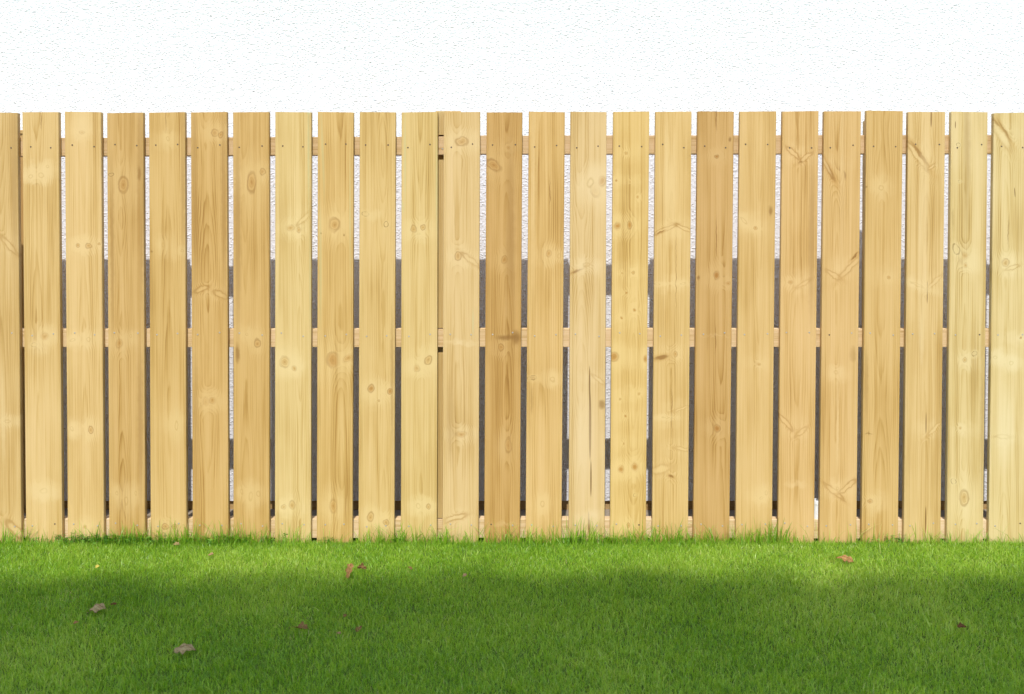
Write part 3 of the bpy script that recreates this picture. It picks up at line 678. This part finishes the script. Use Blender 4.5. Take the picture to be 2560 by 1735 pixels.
parts = [lawn(640000, -2.75, 2.75, -1.50, -0.015, 21), lawn(70000, -3.6, 3.6, -3.2, -1.50, 22), lawn(14000, -4.4, -2.75, -1.5, -0.015, 23), lawn(14000, 2.75, 4.4, -1.5, -0.015, 24)]
V = np.concatenate([q[0] for q in parts]); tone = np.concatenate([q[2] for q in parts])
offs = np.cumsum([0] + [len(q[0]) for q in parts[:-1]])
T = np.concatenate([q[1] + o_ for q, o_ in zip(parts, offs)])
lo = big_mesh('lawn_grass', V, T, grass_m, tone)
lo.location.z = GZ
tag(lo, 'short mown green lawn grass in front of the fence', kind='stuff')

# taller uncut grass along the foot of the fence
r = np.random.default_rng(31)
n = 13000
x = r.uniform(-4.4, 4.4, n)
dens = 0.15 + 0.85 * np.clip(1.6 * vnoise(x, x * 0 + 1.0, 4.5, 12) - 0.25, 0, 1) * (0.5 + 0.8 * vnoise(x, x * 0 + 2.0, 19.0, 13))
k_ = r.random(n) < dens
x = x[k_]; dd = dens[k_]; n = len(x)
y = -0.006 - np.abs(r.normal(0, 0.026, n))
h = np.clip(r.gamma(3.2, 0.0145, n), 0.015, 0.11) * (0.65 + 0.6 * dd)
V1, T1 = blades(n, (x, y), h, r.uniform(0.0018, 0.0036, n), 0.38, r, 0.6)
t1 = np.repeat(np.clip(r.normal(0.28, 0.16, n), 0, 0.9), 7)
n2 = 560                                        # thin dry stems and long stray blades
x = r.uniform(-4.2, 4.2, n2); y = -0.006 - np.abs(r.normal(0, 0.02, n2))
V2, T2 = blades(n2, (x, y), r.uniform(0.05, 0.125, n2), r.uniform(0.0010, 0.0020, n2), 0.55, r, 0.7)
t2 = np.repeat(np.where(r.random(n2) < 0.35, r.uniform(0.93, 1.0, n2), r.uniform(0.2, 0.7, n2)), 7)
n3 = 2600                                       # grass growing through under the boards
x = r.uniform(-4.4, 4.4, n3); y = r.uniform(0.0, 0.16, n3)
V3, T3 = blades(n3, (x, y), r.uniform(0.008, 0.020, n3), r.uniform(0.0018, 0.003, n3), 0.4, r)
t3 = np.repeat(np.clip(r.normal(0.2, 0.12, n3), 0, 0.9), 7)
fr = big_mesh('long_grass', np.concatenate([V1, V2, V3]), np.concatenate([T1, T2 + len(V1), T3 + len(V1) + len(V2)]), grass_m, np.concatenate([t1, t2, t3]))
fr.location.z = GZ
tag(fr, 'longer uncut grass tufts and stems along the foot of the fence', kind='stuff')

# clover between the grass at the left foot of the fence
clover_m = leaf_material('clover_leaf', [(0.0, (0.085, 0.220, 0.020)), (1.0, (0.165, 0.350, 0.040))], 0.5, 0.25)
r = np.random.default_rng(41)
cv, ct, ctone = [], [], []
patches = [(250, 1352, 0.11, 95), (300, 1354, 0.10, 70), (200, 1352, 0.06, 40), (375, 1354, 0.05, 24), (470, 1352, 0.07, 34), (545, 1346, 0.03, 14), (613, 1342, 0.02, 12), (560, 1352, 0.03, 16), (685, 1354, 0.03, 16), (820, 1354, 0.03, 12), (1440, 1356, 0.05, 26), (1530, 1352, 0.05, 24), (2230, 1352, 0.05, 20), (990, 1354, 0.03, 10)]
for (px, py, spread, cnt) in patches:
    c0 = at(px, py)
    for _ in range(cnt):
        bx, by = c0.x + r.normal(0, spread), -0.012 - abs(r.normal(0, 0.02))
        hz = 0.018 + abs(r.normal(0, 0.011)); s = r.uniform(0.0055, 0.0095); a0 = r.uniform(0, 6.28)
        tl_ = r.uniform(0, 1)
        bx2, by2 = bx + r.normal(0, .006), by + r.normal(0, .006)
        b0 = len(cv)
        cv += [(bx - .0005, by, 0), (bx + .0005, by, 0), (bx2 + .0005, by2, hz), (bx2 - .0005, by2, hz)]
        ct += [(b0, b0 + 1, b0 + 2), (b0, b0 + 2, b0 + 3)]; ctone += [tl_] * 4
        nx_, ny_ = r.normal(0, 0.25), r.normal(-0.35, 0.25)
        for q in range(3):
            a = a0 + q * 2.094
            pts = [(0, 0), (0.55, -0.42), (1.05, -0.42), (1.22, -0.18), (1.14, 0.0), (1.22, 0.18), (1.05, 0.42), (0.55, 0.42)]
            b0 = len(cv)
            for (u, w_) in pts:
                X = s * (u * math.cos(a) - w_ * math.sin(a)); Y = s * (u * math.sin(a) + w_ * math.cos(a))
                cv.append((bx2 + X, by2 + Y, hz + X * nx_ + Y * -ny_ * -1 + 0.25 * s * abs(w_)))
            ct += [(b0, b0 + i, b0 + i + 1) for i in range(1, 7)]; ctone += [tl_] * 8
clo = big_mesh('clover', np.array(cv), np.array(ct), clover_m, np.array(ctone))
clo.location.z = GZ
tag(clo, 'dark green clover leaves along the foot of the fence', kind='stuff')

# ------------------------------------------------------------------ fallen leaves
def dead_leaf_material(name, c1, c2, c3):
    N = NT(name)
    co = N.new('ShaderNodeTexCoord').outputs['UV']
    sep = N.new('ShaderNodeSeparateXYZ'); N.put(sep.inputs[0], co)
    f, _ = N.noise(co, 7.0, 4.0, 0.65)
    g, _ = N.noise(co, 30.0, 3.0, 0.6)
    c = N.ramp(N.math('ADD', N.math('MULTIPLY', f, 0.75), N.math('MULTIPLY', g, 0.25)), [(0.30, c1), (0.52, c2), (0.72, c3)])
    vv = N.math('ABSOLUTE', N.math('SUBTRACT', sep.outputs[1], 0.5))
    rib = N.remap(vv, 0.035, 0.01)
    vein = N.math('FRACT', N.math('MULTIPLY', N.math('SUBTRACT', sep.outputs[0], N.math('MULTIPLY', vv, 0.9)), 6.0))
    ve = N.math('MULTIPLY', N.remap(N.math('ABSOLUTE', N.math('SUBTRACT', vein, 0.5)), 0.09, 0.02), 0.5)
    c = N.mix(N.math('MAXIMUM', rib, ve), c, mul(c1, 0.6))
    N.put(N.b.inputs['Base Color'], c)
    N.b.inputs['Roughness'].default_value = 0.9
    N.b.inputs['Specular IOR Level'].default_value = 0.05
    N.bump(N.math('ADD', g, ve), 0.001, 0.8)
    return N.m
def leaf(px, py, length, width, heading, roll, pitch, arch, cup, twist, lobes, lift, m, label, seed, stem=True, fold=0.0):
    """a dried leaf: lobed blade with raised ribs, arched, cupped and crumpled, and its stalk"""
    r = random.Random(seed)
    nu, nv = 22, 11
    g = ground(px, py, 0.02)
    root = empty('fallen_leaf', (g.x, g.y, GZ))
    ph = [r.uniform(0, 6.28) for _ in range(6)]
    V, UV = [], []
    for i in range(nu + 1):
        u = i / nu
        env = math.sin(math.pi * min(1.0, u ** 0.8)) ** 0.62 if 0 < u < 1 else 0.0
        lob = 1.0 + (lobes * math.cos(2 * math.pi * (u * 3.0 - 0.35)) if lobes else 0)
        hwid = width / 2 * max(0.03, env * lob * 0.85)
        for j in range(nv + 1):
            t = -1 + 2 * j / nv
            wv = hwid * t * (1 + 0.08 * math.sin(9 * u + ph[0]))
            x = (u - 0.5) * length + 0.18 * hwid * abs(t)
            ca = cup * t * (1 + 0.35 * math.sin(5 * u + ph[1]))            # cup round the midrib
            yy = hwid * math.sin(ca) / max(1e-3, abs(cup)) if abs(cup) > 0.05 else wv
            zz = hwid * (1 - math.cos(ca)) / max(1e-3, abs(cup)) * (1 if cup > 0 else -1) if abs(cup) > 0.05 else 0
            yy = yy if abs(cup) > 0.05 else wv
            zz += 0.10 * width * math.sin(7 * u + 2.2 * t + ph[2]) * 0.5 + 0.05 * width * math.sin(13 * u - 4 * t + ph[3])
            zz += fold * abs(t) * hwid
            tw = twist * (u - 0.5)
            yy, zz = yy * math.cos(tw) - zz * math.sin(tw), yy * math.sin(tw) + zz * math.cos(tw)
            a = arch * (u - 0.5) * 2
            if abs(arch) > 0.05:
                rad = length / (2 * arch)
                x2 = (rad - zz * -1) * math.sin(a) * 1.0
                z2 = (rad + zz) * math.cos(a) - rad
                x, zz = x2, z2
            V.append((x, yy, zz)); UV.append((u, (t + 1) / 2))
    F = []
    for i in range(nu):
        for j in range(nv):
            a = i * (nv + 1) + j
            F.append((a, a + nv + 1, a + nv + 2, a + 1))
    M = Matrix.Rotation(heading, 4, 'Z') @ Matrix.Rotation(pitch, 4, 'Y') @ Matrix.Rotation(roll, 4, 'X')
    V = [M @ Vector(q) for q in V]
    zmin = min(q.z for q in V)
    V = [Vector((q.x, q.y, q.z - zmin + lift)) for q in V]
    b = mesh_obj('blade', V, F, m, root, smooth=True)
    uvl = b.data.uv_layers.new(name='UVMap')
    for lp in b.data.loops: uvl.data[lp.index].uv = UV[lp.vertex_index]
    so_ = b.modifiers.new('thickness', 'SOLIDIFY'); so_.thickness = 0.0007
    if stem:
        s0 = V[(nv + 1) // 2]
        d0 = (s0 - V[3 * (nv + 1) + (nv + 1) // 2]).normalized()
        L = length * 0.55; n = 6; sv_, sf_ = [], []
        side = d0.cross(Vector((0, 0, 1))).normalized()
        for k in range(6):
            t = k / 5
            c = s0 + d0 * (L * t) + Vector((0, 0, -0.25 * L * t * t)) + side * (0.12 * L * t * t)
            c.z = max(c.z, 0.006)
            rad = 0.0009 * (1 - 0.3 * t) + (0.0005 if k == 5 else 0)
            for q in range(n):
                an = 2 * math.pi * q / n
                sv_.append(c + side * rad * math.cos(an) + Vector((0, 0, rad * math.sin(an))))
        for k in range(5):
            for q in range(n):
                sf_.append((k * n + q, k * n + (q + 1) % n, (k + 1) * n + (q + 1) % n, (k + 1) * n + q))
        sf_.append(tuple(range(n - 1, -1, -1))); sf_.append(tuple(5 * n + q for q in range(n)))
        mesh_obj('stalk', sv_, sf_, m, root, smooth=True)
    tag(root, label, 'leaf', 'dead leaves fallen on the lawn')
    return root
grey_tan = dead_leaf_material('grey_tan_leaf', (0.17, 0.108, 0.045), (0.30, 0.212, 0.105), (0.40, 0.300, 0.155))
orange = dead_leaf_material('orange_leaf', (0.15, 0.068, 0.020), (0.32, 0.165, 0.058), (0.42, 0.265, 0.115))
brown = dead_leaf_material('brown_leaf', (0.080, 0.042, 0.014), (0.20, 0.112, 0.040), (0.31, 0.190, 0.080))
tan = dead_leaf_material('tan_leaf', (0.20, 0.115, 0.05), (0.32, 0.20, 0.095), (0.40, 0.28, 0.15))
dark_red = dead_leaf_material('dark_red_leaf', (0.06, 0.024, 0.010), (0.13, 0.058, 0.022), (0.20, 0.10, 0.04))
yellow = dead_leaf_material('yellow_leaf', (0.40, 0.28, 0.05), (0.55, 0.42, 0.08), (0.62, 0.50, 0.14))
leaf(243, 1524, 0.066, 0.042, R(6), R(12), R(-6), 1.15, -0.7, 0.5, 0.10, 0.014, grey_tan, 'large greyish tan leaf arched like a roof, farthest left of the big ones', 1)
leaf(462, 1626, 0.074, 0.040, R(10), R(14), R(3), 1.05, -0.8, 1.0, 0.25, 0.014, grey_tan, 'grey tan leaf folded into two humps, nearest the bottom left corner', 2)
leaf(873, 1436, 0.062, 0.032, R(80), R(10), R(-48), 0.5, 0.9, 0.9, 0.28, 0.008, orange, 'orange brown leaf standing upright, curled, in the sunlit grass left of centre', 3)
leaf(907, 1420, 0.036, 0.028, R(12), R(35), R(8), 0.9, 1.4, 1.2, 0.35, 0.014, brown, 'dark crumpled brown leaf right beside the upright orange one', 4)
leaf(2114, 1402, 0.076, 0.030, R(-16), R(30), R(10), 0.95, -0.7, 1.1, 0.34, 0.014, orange, 'long orange brown leaf twisted on the sunlit grass near the right end', 5)
leaf(755, 1572, 0.042, 0.026, R(-8), R(15), R(3), 0.4, 0.8, 0.6, 0.30, 0.020, brown, 'flat brown leaf sunk in the shaded grass below the upright orange leaf', 6)
leaf(898, 1576, 0.026, 0.018, R(50), R(20), R(-25), 0.5, 0.7, 0.4, 0.25, 0.018, brown, 'small brown curled leaf in shade straight below the crumpled brown pair', 7, stem=False)
leaf(2405, 1568, 0.030, 0.020, R(4), R(18), R(0), 0.4, 0.6, 0.3, 0.25, 0.020, dark_red, 'dark reddish leaf low in the shaded grass by the right edge', 8, stem=False)
leaf(284, 1512, 0.020, 0.016, R(20), R(20), R(0), 0.6, 1.0, 0.6, 0.2, 0.020, dark_red, 'tiny dark leaf just right of the large greyish arched leaf', 9, stem=False)
leaf(1026, 1422, 0.022, 0.014, R(-50), R(20), R(10), 0.4, 0.8, 0.5, 0.2, 0.020, brown, 'small thin brown leaf right of the crumpled pair in sunlit grass', 10)
leaf(527, 1386, 0.021, 0.015, R(30), R(25), R(-10), 0.5, 0.6, 0.4, 0.2, 0.016, tan, 'small tan leaf in sunlit grass below the clover near the fence', 11, stem=False)
leaf(440, 1357, 0.028, 0.017, R(-10), R(35), R(0), 0.5, 0.7, 0.4, 0.25, 0.012, tan, 'tan leaf lying against the foot of the fence beside clover', 12)
leaf(243, 1420, 0.016, 0.013, R(70), R(25), R(-20), 0.3, 0.5, 0.3, 0.1, 0.022, yellow, 'tiny yellow leaf standing in the sunlit grass at left', 13, stem=False)
leaf(1162, 1440, 0.020, 0.014, R(40), R(20), R(-15), 0.5, 0.6, 0.4, 0.25, 0.018, tan, 'pale tan leaf near the middle where sunlight gives way to shade', 14, stem=False)
leaf(190, 1560, 0.017, 0.011, R(20), R(20), R(-10), 0.4, 0.6, 0.4, 0.2, 0.022, orange, 'tiny orange leaf in shade below left of the large arched leaf', 15, stem=False)
leaf(847, 1582, 0.015, 0.011, R(0), R(30), R(0), 0.4, 0.5, 0.2, 0.15, 0.018, tan, 'tiny pale tan leaf beside small brown curled leaf in the shade', 16, stem=False)
leaf(863, 1543, 0.014, 0.011, R(60), R(20), R(-20), 0.3, 0.6, 0.3, 0.2, 0.022, brown, 'tiny brown speck of leaf in shade below the upright orange leaf', 17, stem=False)

# ------------------------------------------------------------------ trees behind the photographer: they shade the near lawn
bark = simple('bark', (0.16, 0.125, 0.095), 0.9, 0.15, var=0.4, scale=18.0)
crown_m = leaf_material('tree_leaf', [(0.0, (0.035, 0.085, 0.014)), (0.5, (0.060, 0.125, 0.020)), (1.0, (0.11, 0.17, 0.035))], 0.45, 0.3)
TREE_Y = -9.4
tan_el = math.tan(R(SUN_EL)) / math.cos(R(SUN_AZ))
def tree(x, top_shift, seed, label):
    rr = np.random.default_rng(seed)
    root = empty('shade_tree', (x, TREE_Y, GZ))
    tag(root, label, 'tree', 'pleached trees behind the photographer')
    # trunk and limbs
    v, f = [], []
    def limb(p0, p1, r0, r1, bend, n=8, k=6):
        b0 = len(v)
        ax = (p1 - p0); L = ax.length; ax.normalize()
        s = ax.orthogonal().normalized(); t = ax.cross(s)
        for i in range(k + 1):
            u = i / k
            c = p0.lerp(p1, u) + bend * math.sin(math.pi * u)
            ra = r0 + (r1 - r0) * u
            for q in range(n):
                a = 2 * math.pi * q / n
                v.append(c + (s * math.cos(a) + t * math.sin(a)) * ra)
        for i in range(k):
            for q in range(n):
                f.append((b0 + i * n + q, b0 + i * n + (q + 1) % n, b0 + (i + 1) * n + (q + 1) % n, b0 + (i + 1) * n + q))
    limb(Vector((0, 0, -0.1)), Vector((0.05, 0.02, 10.4)), 0.19, 0.11, Vector((0.04, 0.03, 0)))
    limb(Vector((0.05, 0.02, 10.35)), Vector((0.0, 0.0, 13.2)), 0.10, 0.02, Vector((0.05, -0.05, 0)))
    for i in range(14):
        z = 7.0 + 6.0 * i / 14
        sgn = -1 if i % 2 else 1
        limb(Vector((0.03, 0, z)), Vector((sgn * rr.uniform(0.6, 1.25), rr.uniform(-0.45, 0.45), z + rr.uniform(0.1, 0.6))), 0.045, 0.008, Vector((0, 0, 0.08)))
    mesh_obj('trunk', v, f, bark, root, smooth=True)
    # crown: leaves gathered in sprays through a trained box of foliage, ragged along its top
    nl = 2300
    cx = rr.uniform(-1.75, 1.75, nl); cy = rr.uniform(-0.9, 0.9, nl)
    top = tan_el * (-(0.50 + top_shift) - (TREE_Y + cy)) - 0.06
    top = top + 0.03 * np.sin(cx * 2.3 + seed) + 0.03 * np.sin(cx * 5.1 + 2 * seed)
    top = top + np.clip(rr.normal(0, 0.06, nl), -0.15, 0.15)
    low = top - 7.5 + 0.12 * np.sin(cx * 3 + seed)
    cz = top - (top - low) * rr.random(nl) ** 1.35
    m = 11
    lx = np.repeat(cx, m) + rr.normal(0, 0.085, nl * m); ly = np.repeat(cy, m) + rr.normal(0, 0.085, nl * m); lz = np.repeat(cz, m) + rr.normal(0, 0.075, nl * m)
    n = nl * m
    d = rr.normal(0, 1, (n, 3)); d /= np.linalg.norm(d, axis=1)[:, None]
    d[:, 2] = d[:, 2] * 0.6
    e = np.cross(d, rr.normal(0, 1, (n, 3))); e /= np.linalg.norm(e, axis=1)[:, None] + 1e-9
    s = rr.uniform(0.045, 0.075, n)[:, None]
    P = np.stack([lx, ly, lz], 1)
    Vv = np.stack([P - d * s, P - d * s * 0.1 + e * s * 0.62, P + d * s * 1.1, P - d * s * 0.1 - e * s * 0.62], 1).reshape(-1, 3)
    b = (np.arange(n) * 4)[:, None]
    Tt = np.concatenate([b + np.array((0, 1, 2)), b + np.array((0, 2, 3))], 1).reshape(-1, 3)
    cr = big_mesh('crown', Vv, Tt, crown_m, np.repeat(np.clip(rr.normal(0.5, 0.22, n), 0, 1), 4))
    cr.parent = root
    return root
for i, x in enumerate((-6.9, -4.2, -1.5, 1.2, 3.9, 6.6)):
    tree(x - 0.5, (0.02, 0.0, 0.03, 0.0, -0.03, 0.0)[i], 50 + i, ('leftmost', 'second from the left', 'third from the left', 'third from the right', 'second from the right', 'rightmost')[i] + ' tall leafy tree in the row shading the near lawn')
